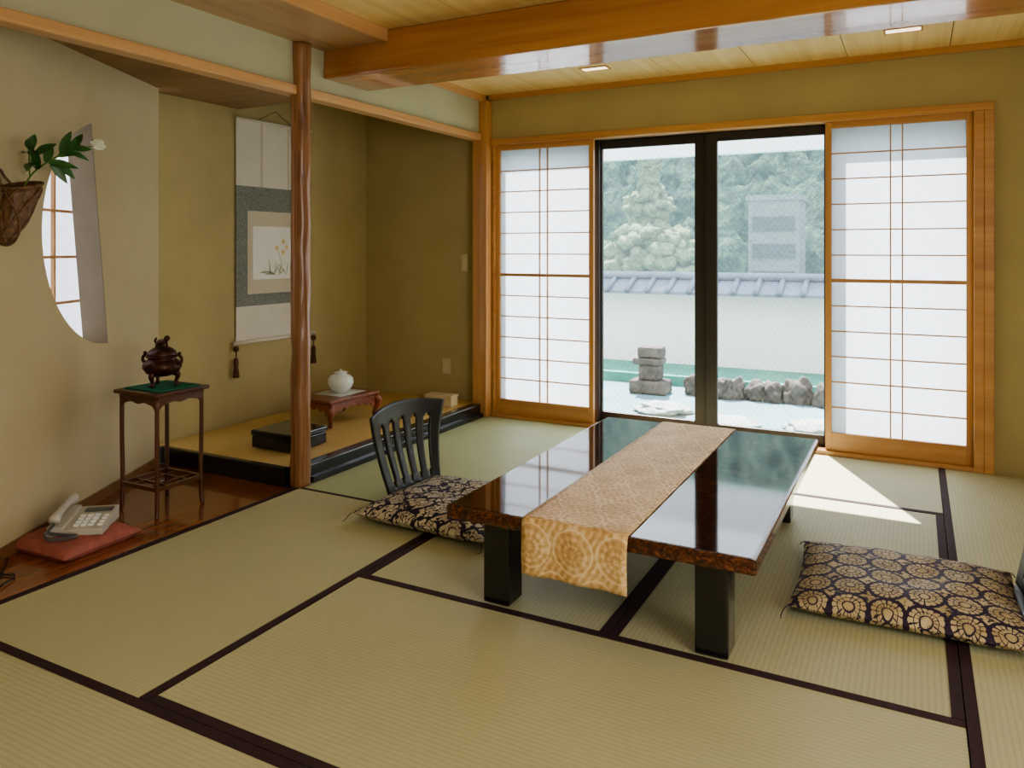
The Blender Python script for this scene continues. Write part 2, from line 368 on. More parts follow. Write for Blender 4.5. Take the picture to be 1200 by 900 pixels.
mat_(-1.73,.11,3.80,ye,'X','B'); mat_(XL,-1.73,2.80,ye,'Y','B','tg',.014)
mat_(XL,-.4,-1.58,.42,'X','T'); mat_(-.4,1.95,-1.58,.42,'X','T')
prism('alcove_floor',[[(XL-.002,.98),(XL-.002,2.785),(-3.59,2.785)]],lambda a,b,t:(a,b,t),-.03,.0,'floorwood')
prism('baseboard_left',[[(-.74,0),(1.235,0),(1.235,.045),(-.74,.045)]],wf,.001,.012,'baseb')
box('tokonoma_platform',-3.66,-2.70,2.81,YB-.003,0,.085,'goza')
boxes('trim_tokonoma_edge',[(-2.70,-2.63,2.80,4.56,.0,.092),(-3.60,-2.70,2.775,2.81,.0,.092)],'black',bev=.006)
boxes('trim_tokonoma_step',[(-2.63,-2.612,2.89,4.56,.003,.03)],'black')

# ---------------------------------------------------------------- window wall
boxes('trim_window_frame',[(-2.586,.36,YB-.035,YB+.0,1.862,1.905),(-2.586,.316,YB-.0,YB+.06,1.862,1.899),
   (.27,.316,YB-.03,YB+.06,0,1.862),(-2.586,-2.562,YB-.01,YB+.06,0,1.862),(.316,.36,YB-.035,YB-.001,0,1.862)],'wood_o_x',bev=.003)
box('trim_window_sill',-2.586,.316,YB-.028,YB+.06,.001,.022,'wood_o_x')
def shoji(x0,x1,y):
    o=empty('shoji_screen'); sw=.032; zb,zt=.022,1.862; y1=y+.028
    boxes('stiles',[(x0,x0+sw,y,y1,zb,zt),(x1-sw,x1,y,y1,zb,zt)],'wood_o_z',o,.002)
    boxes('rails',[(x0+sw,x1-sw,y,y1,zb,zb+.10),(x0+sw,x1-sw,y,y1,zt-.035,zt)],'wood_o_x',o,.002)
    a,b=zb+.10,zt-.035; h=(b-a)/12; l=[]
    for i in range(1,12):
        z=a+h*i; w=.010 if i==6 else .0035; l.append((x0+sw,x1-sw,y+.004,y+.018,z-w,z+w))
    boxes('muntins_horizontal',l,'wood_o_x',o)
    xc=(x0+x1)/2
    boxes('muntins_vertical',[(xc+s-.0035,xc+s+.0035,y+.003,y+.017,a,b) for s in (-.029,.029)],'wood_o_z',o)
    box('paper',x0+sw-.005,x1-sw+.005,y+.019,y+.0205,a-.005,b+.005,'paper',o)
shoji(-2.562,-1.842,YB+.004); shoji(-.446,.27,YB+.004)
def gdoor(name,x0,x1,y,sl,sr):
    o=empty(name); zb,zt=.025,1.862
    boxes('frame',[(x0,x0+sl,y,y+.03,zb,zt),(x1-sr,x1,y,y+.03,zb,zt),(x0+sl,x1-sr,y,y+.03,zb,zb+.06),(x0+sl,x1-sr,y,y+.03,zt-.055,zt)],'alu',o,.003)
    box('pane',x0+sl,x1-sr,y+.013,y+.017,zb+.06,zt-.055,'glass',o)
gdoor('window_1',-2.58,-1.83,YB+.075,.05,.05)
gdoor('window_2',-1.87,-1.14,YB+.105,.05,.07)
gdoor('window_3',-1.135,-.42,YB+.075,.07,.04)
gdoor('window_4',-.44,.31,YB+.105,.05,.05)
boxes('trim_aluminium_track',[(-2.586,.316,YB+.062,YB+.14,0.001,.024),(-2.586,.316,YB+.062,YB+.14,1.863,1.898)],'alu')
mo=empty('moon_window_shoji')
prism('paper',[[(.15,.62),(.80,.62),(.80,1.80),(.15,1.80)]],wf,-.137,-.139,'paper',mo)
def wbox(nm,s0,s1,z0,z1,o0,o1,mat,par): prism(nm,[[(s0,z0),(s1,z0),(s1,z1),(s0,z1)]],wf,o0,o1,mat,par)
for i,z in enumerate((.72,.91,1.115,1.32,1.52)): wbox('bar_h_%d'%i,.13,.82,z-.006,z+.006,-.122,-.136,'wood_o_z',mo)
for i,s in enumerate((.325,.53)): wbox('bar_v_%d'%i,s-.006,s+.006,.60,1.82,-.120,-.136,'wood_o_z',mo)
for i,(s0,s1,z0,z1) in enumerate(((.10,.15,.57,1.85),(.80,.85,.57,1.85),(.15,.80,.57,.62),(.15,.80,1.80,1.85))): wbox('frame_%d'%i,s0,s1,z0,z1,-.111,-.14,'wood_o_z',mo)

def plate(name,x,z,w,h):
    o=empty(name,(x,YB,z)); box('plate',-w/2,w/2,-.008,0,-h/2,h/2,'plate',o,.002)
    boxes('rocker',[(-w*.22,w*.22,-.012,-.008,-h*.28,-.004),(-w*.22,w*.22,-.012,-.008,.004,h*.28)],'beige',o)
plate('light_switch',-2.806,1.054,.06,.12); plate('wall_outlet',-2.957,.316,.065,.11)
for (x,y) in ((-.05,4.16),(-1.66,4.215)):
    o=empty('recessed_downlight',(x,y,CZ))
    boxes('rim',[(-.085,.085,-.045,-.036,-.006,0),(-.085,.085,.036,.045,-.006,0),(-.085,-.076,-.036,.036,-.006,0),(.076,.085,-.036,.036,-.006,0)],'wood_o_x',o)
    box('lens',-.076,.076,-.036,.036,-.003,-.0005,'glow',o)

# ---------------------------------------------------------------- table
T=empty('low_table'); tx0,tx1,ty0,ty1=-1.335,-.370,2.09,3.56; TZ=.33
box('top',tx0,tx1,ty0,ty1,TZ-.045,TZ-.001,'edge',T,.008)
box('lacquer_surface',tx0+.012,tx1-.012,ty0+.012,ty1-.012,TZ-.003,TZ,'table',T)
boxes('apron',[(tx0+.10,tx1-.10,ty0+.12,ty0+.14,TZ-.085,TZ-.045),(tx0+.10,tx1-.10,ty1-.14,ty1-.12,TZ-.085,TZ-.045),(tx0+.12,tx0+.14,ty0+.12,ty1-.12,TZ-.085,TZ-.045),(tx1-.14,tx1-.12,ty0+.12,ty1-.12,TZ-.085,TZ-.045)],'black',T)
k=0
for lx in (tx0+.09,tx1-.185):
    for ly in (ty0+.085,ty1-.18):
        k+=1; box('leg_%d'%k,lx,lx+.095,ly,ly+.095,0.003,TZ-.045,'black',T,.006)
bm=bmesh.new(); path=[]; zt=TZ+.003
nd=12
for i in range(nd+1):
    q=i/nd; path.append((ty0-.006-.004*math.sin(q*3.1),TZ-.165+.16*q))
path.append((ty0+.002,zt))
for i in range(1,60): path.append((ty0+(ty1-ty0)*i/60,zt))
path.append((ty1-.002,zt))
for i in range(nd+1): path.append((ty1+.006,TZ-.005-.16*i/nd))
nx=16; rows=[]
for j,(y,z) in enumerate(path):
    rows.append([bm.verts.new((-1.058+.336*i/nx,y+( -.004*math.sin(i*.9)*(1 if z<TZ-.02 else 0)),z+(.0006*math.sin(i*2.1+j)))) for i in range(nx+1)])
for a,b in zip(rows,rows[1:]):
    for i in range(nx): bm.faces.new((a[i],a[i+1],b[i+1],b[i]))
o=from_bm('table_runner',bm,'brocade',None,True); md=o.modifiers.new('s','SOLIDIFY'); md.thickness=.002; md.offset=0

# ---------------------------------------------------------------- zabuton + zaisu
def cushion(name,loc,rot,hx,hy,T_,mat,seed=0,z0=.0,tass=True):
    e=empty(name,(loc[0],loc[1],z0),rot); n=44; bm=bmesh.new(); G=[[],[]]
    for s in (0,1):
        for j in range(n+1):
            row=[]
            for i in range(n+1):
                u=2*i/n-1; v=2*j/n-1
                u=math.copysign(abs(u)**.8,u); v=math.copysign(abs(v)**.8,v)
                px=u*hx*(1-.05*(1-v*v)); py=v*hy*(1-.05*(1-u*u))
                h=(max(0,1-abs(u)**3.2))**.55*(max(0,1-abs(v)**3.2))**.55
                h*=(1-.16*math.exp(-(u*u+v*v)*9))
                wr=1+.14*noise.noise(Vector((px*8+seed,py*8,seed)))+.13*noise.noise(Vector((px*22,py*22,seed+3)))*(abs(u)+abs(v))*.5
                mid=T_*.30
                z=mid+(T_*.70)*h*wr if s else mid*(1-min(1,h*2.5))+.0005
                row.append(bm.verts.new((px,py,z)))
            G[s].append(row)
    for s in (0,1):
        for j in range(n):
            for i in range(n):
                g=G[s]; bm.faces.new((g[j][i],g[j][i+1],g[j+1][i+1],g[j+1][i]))
    bmesh.ops.remove_doubles(bm,verts=bm.verts,dist=.0004)
    from_bm('pad',bm,mat,e,True)
    if tass:
        for sx,sy in ((-1,-1),(1,-1),(1,1),(-1,1)):
            p=Vector((sx*hx*.985,sy*hy*.985,T_*.3))
            tube('corner_thread',smoothpath([p,p+Vector((sx*.010,sy*.008,-T_*.1)),p+Vector((sx*.018,sy*.025,-T_*.30)),p+Vector((sx*.016,sy*.045,-T_*.30))],4),.0015,'heri',e,6)
    return e
def zaisu(loc,rot):
    e=empty('legless_chair',(loc[0],loc[1],0.006),rot); H=.405
    def P(a,t):
        w=.18+.085*t**1.1
        y=a*w; z=.02+H*t-.03*(a*a)*max(0,t-.5)*2
        x=.02-.085*t**1.3-.028*math.sin(t*math.pi)+.06*a*a*(.25+.75*t)
        return Vector((x,y,z))
    NT=32; ns=6; NA=ns*8
    bm=bmesh.new(); V={}
    def gv(i,j):
        if (i,j) not in V: V[(i,j)]=bm.verts.new(P(2*i/NA-1,j/NT))
        return V[(i,j)]
    for i in range(NA):
        for j in range(NT):
            t=(j+.5)/NT; ph=(i+.5)%8
            gap=(ph<2.1 or ph>5.9) and 1<i<NA-2 and .10<t<.82
            if gap and (t>.77 or t<.16) and not (ph<1 or ph>7): gap=False
            if not gap: bm.faces.new((gv(i,j),gv(i+1,j),gv(i+1,j+1),gv(i,j+1)))
    o=from_bm('slatted_back',bm,'blackm',e,True)
    md=o.modifiers.new('s','SOLIDIFY'); md.thickness=.012; md.offset=0
    bm=bmesh.new(); rows=[]
    for j in range(9):
        q=j/8; a=q*math.pi/2
        x=.02+.03*(1-math.cos(a)); z=.032-.025*math.sin(a) 
        rows.append([bm.verts.new((x,-.175+.35*i/8,z)) for i in range(9)])
    rows.append([bm.verts.new((.42,-.19+.38*i/8,.007)) for i in range(9)])
    for a,b in zip(rows,rows[1:]):
        for i in range(8): bm.faces.new((a[i],a[i+1],b[i+1],b[i]))
    o=from_bm('seat_board',bm,'blackm',e,True); md=o.modifiers.new('s','SOLIDIFY'); md.thickness=.01; md.offset=0
zaisu((-2.10,2.98),math.radians(-5)); cushion('zabuton_cushion',(-1.755,2.83),math.radians(-3),.325,.305,.085,'zab1',1,.019)
zaisu((.34,2.90),math.radians(180)); cushion('zabuton_cushion',(-.03,2.82),math.radians(2),.335,.295,.075,'zab2',5,.019)

# ---------------------------------------------------------------- tokonoma objects
PZ=.0855
o=empty('lacquer_box',(-3.0,3.13,PZ+.006),0)
box('body',-.145,.145,-.13,.13,0,.06,'black',o,.004); box('lid',-.15,.15,-.135,.135,.062,.092,'black',o,.008)
o=empty('carved_display_table',(-3.18,3.73,PZ+.003),math.radians(-4)); hx,hy,h=.155,.215,.165
box('top',-hx,hx,-hy,hy,h-.018,h,'redw',o,.004); box('waist',-hx+.02,hx-.02,-hy+.02,hy-.02,h-.034,h-.018,'redw',o)
def scallop(L,n=9):
    pts=[(-L,0),(-L,-.07)]
    for i in range(1,40):
        u=-1+2*i/40; pts.append((u*L,-.030-.038*abs(u)**2.5-.010*math.cos(u*math.pi*n)))
    pts+= [(L,-.07),(L,0)]; return pts
for i,yy in enumerate((-hy+.012,hy-.022)): prism('apron_%d'%i,[scallop(hx-.015,5)],lambda a,b,t,yy=yy:(a,yy+t,h-.03+b),0,.01,'redw',o)
for i,xx in enumerate((-hx+.012,hx-.022)): prism('apron_side_%d'%i,[scallop(hy-.015,7)],lambda a,b,t,xx=xx:(xx+t,a,h-.03+b),0,.01,'redw',o)
k=0
for sx in (-1,1):
    for sy in (-1,1):
        k+=1; X,Y=sx*(hx-.02),sy*(hy-.02)
        tube('cabriole_leg_%d'%k,smoothpath([(X,Y,h-.03),(X+sx*.016,Y+sy*.016,h-.06),(X+sx*.004,Y+sy*.004,.05),(X-sx*.004,Y-sy*.004,.02),(X+sx*.012,Y+sy*.012,.013)],4),[.018,.020,.022,.023,.023,.021,.019,.017,.015,.014,.013,.013,.013,.013,.013,.013,.012],'redw',o,10)
box('table_mat_cloth',-3.29,-3.08,3.64,3.88,PZ+.169,PZ+.171,'whitecloth')
lathe('porcelain_jar',[(.0,0),(.04,0),(.045,.006),(.07,.03),(.082,.06),(.078,.088),(.055,.108),(.036,.114),(.036,.120),(.045,.122),(.043,.126),(.02,.132),(.008,.134),(.009,.140),(.004,.145),(0,.146)],'porc',None,36,(-3.18,3.76,PZ+.172))
o=empty('small_box',(-2.86,4.42,PZ),math.radians(5)); box('body',-.10,.10,-.05,.05,.001,.06,'beige',o,.002); box('lid',-.104,.104,-.054,.054,.06,.078,'beige',o,.002)

o=empty('hanging_scroll'); xs=-3.672
def sp(nm,y0,y1,z0,z1,m,d=0.0): box(nm,xs,xs+.003+d,y0,y1,z0,z1,m,o)
sp('silk_top',3.375,4.025,1.542,1.955,'scr_cream'); sp('brocade_field',3.375,4.025,.795,1.542,'scr_gray'); sp('silk_bottom',3.375,4.025,.58,.795,'scr_cream')
sp('mount',3.466,3.934,.869,1.389,'scr_frame',.001); sp('painting',3.508,3.892,.958,1.294,'scr_white',.002)
sp('futai_strip_1',3.575,3.592,1.542,1.95,'scr_frame',.001); sp('futai_strip_2',3.808,3.825,1.542,1.95,'scr_frame',.001)
tube('top_rod',[(xs+.008,3.37,1.955),(xs+.008,4.03,1.955)],.008,'scr_cream',o); tube('roller',[(xs+.014,3.345,.575),(xs+.014,4.055,.575)],.013,'scr_cream',o,12)
tube('cord',[(xs+.006,3.55,1.962),(xs+.006,3.70,2.04),(xs+.006,3.85,1.962)],.002,'tassel',o)
for y in (3.36,4.04):
    bm=bmesh.new(); addlathe(bm,[(.002,.0),(.014,-.005),(.018,-.02),(.012,-.032),(.004,-.036),(.004,-.07),(.013,-.078),(.016,-.10),(.013,-.125),(.02,-.19),(.0,-.19)],14,xs+.02,y,.56); from_bm('tassel_weight',bm,'tassel',o,True)
def blade(nm,pts,w,m):
    P=[Vector(p) for p in pts]; bm=bmesh.new(); a=[];b=[]
    for i,p in enumerate(P):
        t=(P[min(i+1,len(P)-1)]-P[max(i-1,0)]).normalized(); nrm=Vector((-t.y,t.x)); ww=w*math.sin(math.pi*(i+.6)/(len(P)+.2))
        a.append(bm.verts.new((xs+.0058,p.x+nrm.x*ww,p.y+nrm.y*ww))); b.append(bm.verts.new((xs+.0058,p.x-nrm.x*ww,p.y-nrm.y*ww)))
    for i in range(len(P)-1): bm.faces.new((a[i],a[i+1],b[i+1],b[i]))
    from_bm(nm,bm,m,o)
for i in range(14):
    an=random.uniform(-1.2,1.2); L_=random.uniform(.06,.13); bx0=3.73+random.uniform(-.09,.07)
    blade('painted_leaf_%d'%i,[(bx0+math.sin(an)*L_*q,.985+math.cos(an)*L_*q-.03*q*q*abs(an)) for q in (0,.25,.5,.75,1)],.004,'painting_green')
blade('painted_stem',[(3.74,.99),(3.75,1.06),(3.73,1.12),(3.71,1.16)],.002,'painting_green')
for cx,cz in ((3.71,1.16),(3.765,1.13),(3.80,1.165),(3.77,1.20)):
    for k in range(5):
        an=k*1.257+.3; blade('painted_lily',[(cx+math.cos(an)*.020*q,cz+math.sin(an)*.020*q) for q in (0,.33,.66,1)],.006,'yellow')

# ---------------------------------------------------------------- plant stand + censer
o=empty('incense_stand',(-2.975,2.315,0),0); s=.115; HT=.535
box('top_frame',-.14,.14,-.14,.14,HT-.016,HT,'darkw',o,.004); box('waist',-.122,.122,-.122,.122,HT-.03,HT-.016,'darkw',o)
def apr(L): 
    return [(-L,0),(-L,-.05),(-L+.02,-.03)]+[(-L+.03+(2*L-.06)*i/10,-.022-.004*math.cos(i*math.pi/5*2)) for i in range(11)]+[(L-.02,-.03),(L,-.05),(L,0)]
for i,yy in enumerate((-s-.008,s-.002)): prism('apron_%d'%i,[apr(s)],lambda a,b,t,yy=yy:(a,yy+t,HT-.028+b),0,.01,'darkw',o)
for i,xx in enumerate((-s-.008,s-.002)): prism('apron_side_%d'%i,[apr(s)],lambda a,b,t,xx=xx:(xx+t,a,HT-.028+b),0,.01,'darkw',o)
k=0
for sx in (-1,1):
    for sy in (-1,1):
        k+=1; X,Y=sx*s,sy*s
        tube('leg_%d'%k,smoothpath([(X,Y,HT-.02),(X,Y,.35),(X-sx*.002,Y-sy*.002,.15),(X,Y,.03),(X+sx*.005,Y+sy*.005,.002)],4),.0095,'darkw',o,8)
z=.115; l=[]
for q in (-s,s): l+=[(q-.008,q+.008,-s,s,z,z+.016),(-s,s,q-.008,q+.008,z,z+.016)]
for q in (-.05,.05): l+=[(q-.006,q+.006,-s,s,z+.001,z+.012),(-s,s,q-.006,q+.006,z+.002,z+.0125)]
boxes('lower_stretchers',l,'darkw',o)
box('cloth_pad',-2.975-.115,-2.975+.115,2.315-.105,2.315+.105,HT+.001,HT+.005,'green')
o=empty('bronze_censer',(-2.975,2.315,HT+.006),0.3)
lathe('bowl',[(.0,.045),(.035,.045),(.066,.058),(.082,.082),(.080,.10),(.064,.116),(.056,.122),(.066,.128),(.068,.134),(.05,.134)],'bronze',o)
lathe('lid',[(.062,.134),(.063,.14),(.055,.156),(.036,.170),(.015,.176),(.0,.177)],'bronze',o)
for k in range(3):
    a=k*2.094+.4; c,s_=math.cos(a),math.sin(a)
    tube('leg_%d'%k,smoothpath([(c*.05,s_*.05,.065),(c*.066,s_*.066,.045),(c*.058,s_*.058,.02),(c*.066,s_*.066,.003)],4),[.017,.017,.016,.014,.012,.010,.009,.008,.008,.009,.010,.011,.011],'bronze',o,10)
for sg in (-1,1):
    tube('handle',smoothpath([(sg*.066,0,.10),(sg*.092,0,.105),(sg*.096,0,.124),(sg*.084,0,.140),(sg*.088,0,.150)],5),.007,'bronze',o,8)
tube('beast_body',smoothpath([(-.024,0,.182),(-.01,0,.192),(.01,0,.196),(.02,0,.206)],4),[.008,.011,.013,.014,.014,.014,.013,.013,.013,.012,.012,.011,.010],'bronze',o,10)
lathe('beast_head',[(0,-.013),(.010,-.009),(.014,0),(.010,.009),(0,.013)],'bronze',o,12,(.024,0,.212))
for k,(x,y) in enumerate(((-.02,.01),(-.02,-.01),(.014,.01),(.014,-.01))): tube('beast_paw_%d'%k,[(x,y,.195),(x*1.1,y*1.2,.170)],.005,'bronze',o)
tube('beast_tail',smoothpath([(-.024,0,.185),(-.036,0,.198),(-.028,0,.212)],4),.005,'bronze',o)

# ---------------------------------------------------------------- wall basket with flower
def wp(s,z,o): return Vector(wf(s,z,o))
B0=-.10
o=empty('hanging_flower_basket')
bm=bmesh.new(); cs=[(.055,1.165,.03,.006),(.045,1.175,.035,.022),(.04,1.20,.045,.034),(.05,1.24,.055,.045),(.06,1.29,.062,.052),(.065,1.33,.068,.060),(.075,1.37,.07,.068),(.078,1.385,.07,.062)]
cs=[(a+B0,b,c,d) for a,b,c,d in cs]
rings=[]
for s_,z,of,r in cs:
    ring=[]
    for i in range(24):
        a=2*math.pi*i/24; rr=r*(1+.06*(i%2)); p=wp(s_+rr*math.cos(a),z+.25*rr*math.cos(a),of+rr*.85*math.sin(a)+ .02); ring.append(bm.verts.new(p))
    rings.append(ring)
for a,b in zip(rings,rings[1:]):
    for i in range(24): bm.faces.new((a[i],a[(i+1)%24],b[(i+1)%24],b[i]))
bm.faces.new(rings[0]); from_bm('woven_body',bm,'basket',o)
for k in range(9):
    ph=k*.7; pts=[]; sg=1 if k%2 else -1
    for j,(s_,z,of,r) in enumerate(cs):
        a=ph+sg*j*.45; r=r*1.07; pts.append(wp(s_+r*math.cos(a),z+.25*r*math.cos(a),of+r*.85*math.sin(a)+.02))
    tube('cane_%d'%k,smoothpath(pts,4),.0045,'basket',o,6)
pts=[wp(.078+B0+.072*math.cos(a/16*2*math.pi),1.385+.018*math.cos(a/16*2*math.pi),.09+.06*math.sin(a/16*2*math.pi)) for a in range(17)]
tube('rim',pts,.006,'basket',o,6)
tube('handle_loop',smoothpath([wp(.02+B0,1.38,.05),wp(.03+B0,1.42,.03),wp(.06+B0,1.44,.02),wp(.08+B0,1.42,.02),wp(.09+B0,1.39,.04)],5),.005,'basket',o,6)
fl=empty('flower_branch')
stem=smoothpath([wp(-.03,1.33,.08),wp(.02,1.42,.09),wp(.10,1.48,.10),wp(.20,1.53,.115),wp(.31,1.565,.12),wp(.405,1.585,.12)],6)
tube('stem',stem,.0035,'leaf2',fl,6)
tube('stem_side',smoothpath([wp(.02,1.42,.09),wp(.0,1.46,.10),wp(-.03,1.51,.12)],5),.003,'leaf2',fl,6)
def leaf(p,d,L_,w):
    d=Vector(d).normalized(); side=d.cross(Vector((.7,-.7,.25))).normalized(); up=side.cross(d).normalized(); bm=bmesh.new(); a=[];c=[];b=[]
    n=9
    for i in range(n+1):
        q=i/n; ww=w*(math.sin(math.pi*q**.8))**.9+.0004; drop=-.18*L_*q*q
        pc=p+d*L_*q+Vector((0,0,drop)); c.append(bm.verts.new(pc)); a.append(bm.verts.new(pc+side*ww+up*ww*.3)); b.append(bm.verts.new(pc-side*ww+up*ww*.3))
    for i in range(n): bm.faces.new((a[i],a[i+1],c[i+1],c[i])); bm.faces.new((c[i],c[i+1],b[i+1],b[i]))
    from_bm('leaf',bm,'leaf',fl,True)
for (s_,z,of,ds,dz,do,L_) in ((.06,1.45,.09,-.9,.35,.4,.12),(.06,1.45,.09,-.5,.8,.3,.11),(.08,1.47,.10,-1,-.05,.5,.12),(.10,1.48,.1,.2,1,.2,.09),(.15,1.50,.10,.7,-.5,.4,.10),(.16,1.51,.11,1,.5,.3,.12),
   (.18,1.52,.11,.2,.9,.2,.13),(.22,1.535,.12,1,.0,.2,.11),(.24,1.54,.12,.5,.9,.1,.12),(-.02,1.50,.12,-1,.1,.3,.10),(-.02,1.51,.12,-.8,.6,.4,.10),(.26,1.55,.12,.9,.35,.4,.08),(.04,1.49,.1,-.9,.6,.3,.09),(.13,1.49,.1,.5,-.8,.5,.09),
   (.02,1.50,.11,.6,.6,.3,.11),(.10,1.48,.11,.9,.1,.5,.12),(.20,1.52,.12,.3,1,.3,.10),(-.03,1.51,.12,.1,1,.2,.08),(.0,1.47,.11,-1,-.3,.4,.09)):
    leaf(wp(s_,z,of),wd*ds+Vector((0,0,dz))+wn*do,L_,.017)
fp=wp(.425,1.590,.125)
for k in range(14):
    a=k*2.4; el=-.5+.15*k; d=Vector((math.cos(a)*math.cos(el),math.sin(a)*math.cos(el),math.sin(el)))
    bm=bmesh.new(); bmesh.ops.create_icosphere(bm,subdivisions=2,radius=1)
    q=d.to_track_quat('Z','Y').to_matrix().to_4x4()
    bmesh.ops.transform(bm,matrix=Matrix.Translation(fp+d*.014)@q@Matrix.Diagonal((.017,.008,.019,1)),verts=bm.verts); from_bm('petal_%d'%k,bm,'petal',fl,True)

# ---------------------------------------------------------------- telephone
cushion('red_floor_cushion',(-2.915,1.875),math.radians(3),.175,.17,.066,'redcloth',9,.0,False)
ph=empty('telephone',(-2.90,1.90,.056),math.radians(38))
def wedge(nm,x0,x1,y0,y1,z0,zf,zb,m):
    prism(nm,[[(y0,z0),(y1,z0),(y1,zb),(y0,zf)]],lambda a,b,t:(t,a,b),x0,x1,m,ph).modifiers.new('b','BEVEL').width=.004
wedge('body',-.10,.10,-.105,.105,.0,.024,.05,'phone'); wedge('cradle',-.098,-.04,-.10,.10,.015,.034,.060,'phone')
bm=bmesh.new()
for r in range(4):
    for c in range(3):
        yy=-.075+.026*r; zz=.024+(yy+.105)*.124; xx=-.012+.026*c; addbox(bm,xx,xx+.018,yy,yy+.015,zz,zz+.008)
for r in range(4):
    yy=-.075+.026*r; zz=.024+(yy+.105)*.124; addbox(bm,.074,.09,yy,yy+.01,zz,zz+.006)
from_bm('keypad',bm,'whitepaint',ph)
box('display_label',-.012,.088,.045,.08,.044,.0515,'phoned',ph)
tube('handset',smoothpath([(-.07,-.10,.055),(-.07,-.085,.068),(-.07,-.04,.078),(-.07,.0,.083),(-.07,.05,.088),(-.07,.085,.088),(-.07,.10,.078)],5),[.019,.020,.021,.022,.021,.019,.018,.017,.016,.015,.014,.014,.014,.014,.014,.014,.014,.014,.014,.014,.015,.016,.017,.018,.019,.021,.022,.021,.020,.019,.018][:31],'phone',ph,14)
pts=[]
base=smoothpath([(-.07,-.105,.05),(-.09,-.13,.02),(-.06,-.16,.012),(.0,-.155,.012),(.02,-.13,.012),(-.02,-.125,.014),(-.08,-.115,.02)],14)
for i,p in enumerate(base):
    for k in range(6):
        a=(i*6+k)*1.05; pts.append(Vector(p)+Vector((math.cos(a)*.004,0,math.sin(a)*.006)))
tube('coiled_cord',pts,.0016,'phoned',ph,5)
tube('telephone_cable',smoothpath([(-2.98,1.66,.006),(-2.90,1.60,.005),(-2.80,1.52,.005),(-2.74,1.44,.005),(-2.78,1.36,.005),(-2.86,1.42,.005),(-2.88,1.52,.006),(-2.80,1.58,.006),(-2.74,1.50,.009)],6),.003,'blackm',None,6)

# ---------------------------------------------------------------- added interior fill lights (unseen, out of frame)
o=empty('added_fill_fixture',(-.2,-.4,CZ));  # made-up fixture behind the camera, built around the added fill light
boxes('frame',[(-.32,.32,-.32,-.30,-.12,-.001),(-.32,.32,.30,.32,-.12,-.001),(-.32,-.30,-.30,.30,-.12,-.001),(.30,.32,-.30,.30,-.12,-.001)],'wood_o_x',o)
box('diffuser',-.30,.30,-.30,.30,-.11,-.105,'paper',o)
def area(name,loc,target,sx,sy,en,col):
    l=D.lights.new(name,'AREA'); l.shape='RECTANGLE'; l.size=sx; l.size_y=sy; l.energy=en; l.color=col
    ob=D.objects.new(name,l); S.collection.objects.link(ob); ob.location=loc
    ob.rotation_euler=(Vector(target)-Vector(loc)).to_track_quat('-Z','Y').to_euler(); return ob
area('added_fill_top',(-.2,-.4,2.06),(-.2,-.4,0),.6,.6,20,(1,.94,.85))  # fill light added to brighten the room from above
area('added_fill_side',(1.85,.9,1.25),(-3.0,2.0,1.15),2.2,1.5,72,(1,.97,.92))  # added fill from the right to lift the alcove; no window there

# ---------------------------------------------------------------- exterior
box('terrace_floor',-16,12,4.79,8.6,-.35,-.15,'concrete')
box('garden_ground',-60,60,8.6,31,-4.2,-4.05,'teal')
o=empty('garden_wall')
box('plaster',-16,12,8.0,8.15,-.15,.70,'whitewall',o)
prism('tile_roof',[[(7.78,.68),(8.37,.68),(8.37,.71),(8.10,.83),(8.05,.83),(7.78,.71)]],lambda a,b,t:(t,a,b),-16,12,'tile',o)
bm=bmesh.new(); x=-15.9
while x<12:
    addtube(bm,[(x,7.76,.715),(x,8.06,.845)],.03,8); x+=.22
addtube(bm,[(-16,8.075,.86),(12,8.075,.86)],.05,10)
from_bm('round_tiles',bm,'tile',o,True)
box('turf_strip',-16,12,7.2,7.99,-.149,-.06,'teal')
def rock(name,loc,sc,m,seed):
    bm=bmesh.new(); bmesh.ops.create_icosphere(bm,subdivisions=4,radius=1)
    for v in bm.verts:
        p=v.co.copy(); v.co=p*(1+.35*noise.noise(p*1.5+Vector((seed,0,0)))+.22*noise.noise(p*3.5+Vector((0,seed,0))))
        v.co=Vector((v.co.x*sc[0],v.co.y*sc[1],v.co.z*sc[2]))+Vector(loc)
    return from_bm(name,bm,m,None,True)
o=empty('stone_lantern',(-2.12,6.75,-.149)); boxes('blocks',[(-.17,.17,-.12,.12,.0,.12),(-.09,.10,-.09,.09,.12,.26),(-.14,.12,-.11,.11,.26,.32),(-.10,.12,-.09,.09,.32,.42)],'stone',o,.02)
for i in range(15):
    x=-1.76+i*.135+random.uniform(-.03,.03); rock('garden_rock',(x,6.85+random.uniform(-.05,.05),-.10),(random.uniform(.08,.11),.10,random.uniform(.09,.15)),'stone',i)
for i,(x,y,r) in enumerate(((-1.78,6.0,.2),(-.62,5.85,.2),(-2.6,6.0,.2),(-1.2,5.7,.2),(.2,6.0,.2))): rock('stepping_stone',(x,y,-.12),(r,r*.9,.045),'pale_stone',i+40)
o=empty('white_pergola'); boxes('beam_and_posts',[(-16,12,9.0,9.12,2.25,2.75),(-15.9,-15.75,9.0,9.12,-4.0,2.25),(11.8,11.95,9.0,9.12,-4.0,2.25)],'whitepaint',o)
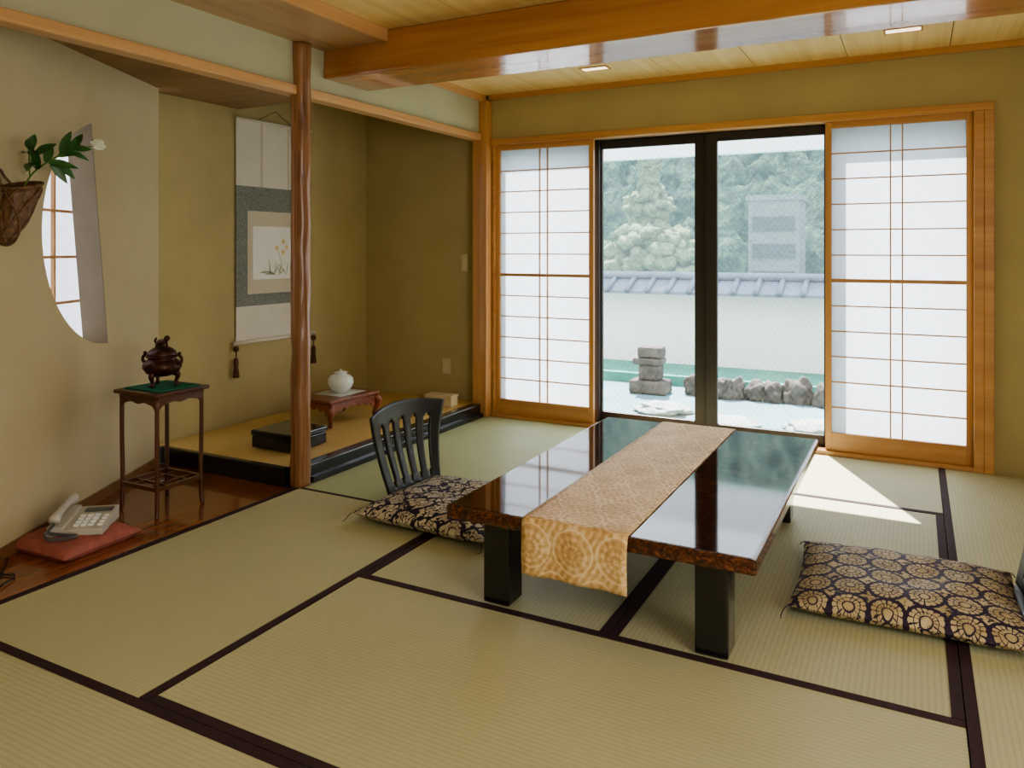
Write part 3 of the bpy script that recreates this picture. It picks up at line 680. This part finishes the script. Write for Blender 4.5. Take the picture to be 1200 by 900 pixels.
# distant hazy building on the right side of the valley
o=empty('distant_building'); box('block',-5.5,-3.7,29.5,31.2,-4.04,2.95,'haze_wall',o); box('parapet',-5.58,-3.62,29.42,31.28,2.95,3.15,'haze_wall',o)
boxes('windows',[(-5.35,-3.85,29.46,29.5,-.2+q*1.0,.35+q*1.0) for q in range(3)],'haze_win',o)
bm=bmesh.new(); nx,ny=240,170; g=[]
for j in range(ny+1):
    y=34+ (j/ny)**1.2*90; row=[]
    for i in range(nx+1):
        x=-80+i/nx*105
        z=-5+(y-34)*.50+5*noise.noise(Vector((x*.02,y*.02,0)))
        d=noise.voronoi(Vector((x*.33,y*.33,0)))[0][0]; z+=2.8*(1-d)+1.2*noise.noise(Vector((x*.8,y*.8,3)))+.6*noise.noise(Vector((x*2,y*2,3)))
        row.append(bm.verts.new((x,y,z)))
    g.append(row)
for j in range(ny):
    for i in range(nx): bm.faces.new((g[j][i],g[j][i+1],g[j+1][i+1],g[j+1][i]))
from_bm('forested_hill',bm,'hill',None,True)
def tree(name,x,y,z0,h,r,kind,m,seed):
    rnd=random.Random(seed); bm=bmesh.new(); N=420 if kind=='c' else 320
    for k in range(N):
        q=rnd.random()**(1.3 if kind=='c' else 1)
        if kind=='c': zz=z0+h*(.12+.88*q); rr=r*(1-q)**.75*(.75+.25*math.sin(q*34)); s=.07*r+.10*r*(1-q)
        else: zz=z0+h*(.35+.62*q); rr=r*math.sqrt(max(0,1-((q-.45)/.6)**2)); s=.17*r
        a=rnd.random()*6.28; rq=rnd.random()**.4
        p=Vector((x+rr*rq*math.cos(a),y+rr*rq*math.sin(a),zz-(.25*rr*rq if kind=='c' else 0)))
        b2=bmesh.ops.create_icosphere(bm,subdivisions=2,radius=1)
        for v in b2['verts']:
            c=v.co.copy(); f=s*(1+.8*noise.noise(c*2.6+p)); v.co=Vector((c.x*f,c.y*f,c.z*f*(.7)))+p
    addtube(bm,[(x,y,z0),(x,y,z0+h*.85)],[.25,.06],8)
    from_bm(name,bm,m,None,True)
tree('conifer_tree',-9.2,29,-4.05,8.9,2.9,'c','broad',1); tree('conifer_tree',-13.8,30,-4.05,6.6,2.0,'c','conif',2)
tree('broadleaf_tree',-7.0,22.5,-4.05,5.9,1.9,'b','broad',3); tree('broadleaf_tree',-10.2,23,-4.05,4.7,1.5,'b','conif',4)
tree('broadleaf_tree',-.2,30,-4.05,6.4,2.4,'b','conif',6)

# ---------------------------------------------------------------- light, world, camera
sl=D.lights.new('sun','SUN'); sl.energy=25; sl.angle=.009; sl.color=(1,.98,.95)
so=D.objects.new('sun',sl); S.collection.objects.link(so); so.location=(-5,12,12)
el=math.radians(56); dv=Vector((.423*math.cos(el),-.906*math.cos(el),-math.sin(el)))
so.rotation_euler=dv.to_track_quat('-Z','Y').to_euler()
w=D.worlds.new('sky'); S.world=w; w.use_nodes=True; nt=w.node_tree; bg=nt.nodes['Background']
tc=nt.nodes.new('ShaderNodeTexCoord'); sx=nt.nodes.new('ShaderNodeSeparateXYZ'); nt.links.new(tc.outputs['Generated'],sx.inputs[0])
nt.links.new(ramp(nt,sx.outputs['Z'],[(0,(.95,.97,1)),(.6,(.76,.88,1))]),bg.inputs[0]); bg.inputs[1].default_value=4.4
cam=D.cameras.new('camera'); co=D.objects.new('camera',cam); S.collection.objects.link(co)
co.location=(0,0,1.15); co.rotation_euler=(math.radians(90),0,math.radians(27.65))
cam.sensor_width=36; cam.lens=27.03; cam.shift_y=-.1317; cam.clip_start=.05; cam.clip_end=500
S.camera=co
S.view_settings.view_transform='AgX'
try: S.view_settings.look='AgX - Medium High Contrast'
except Exception: pass
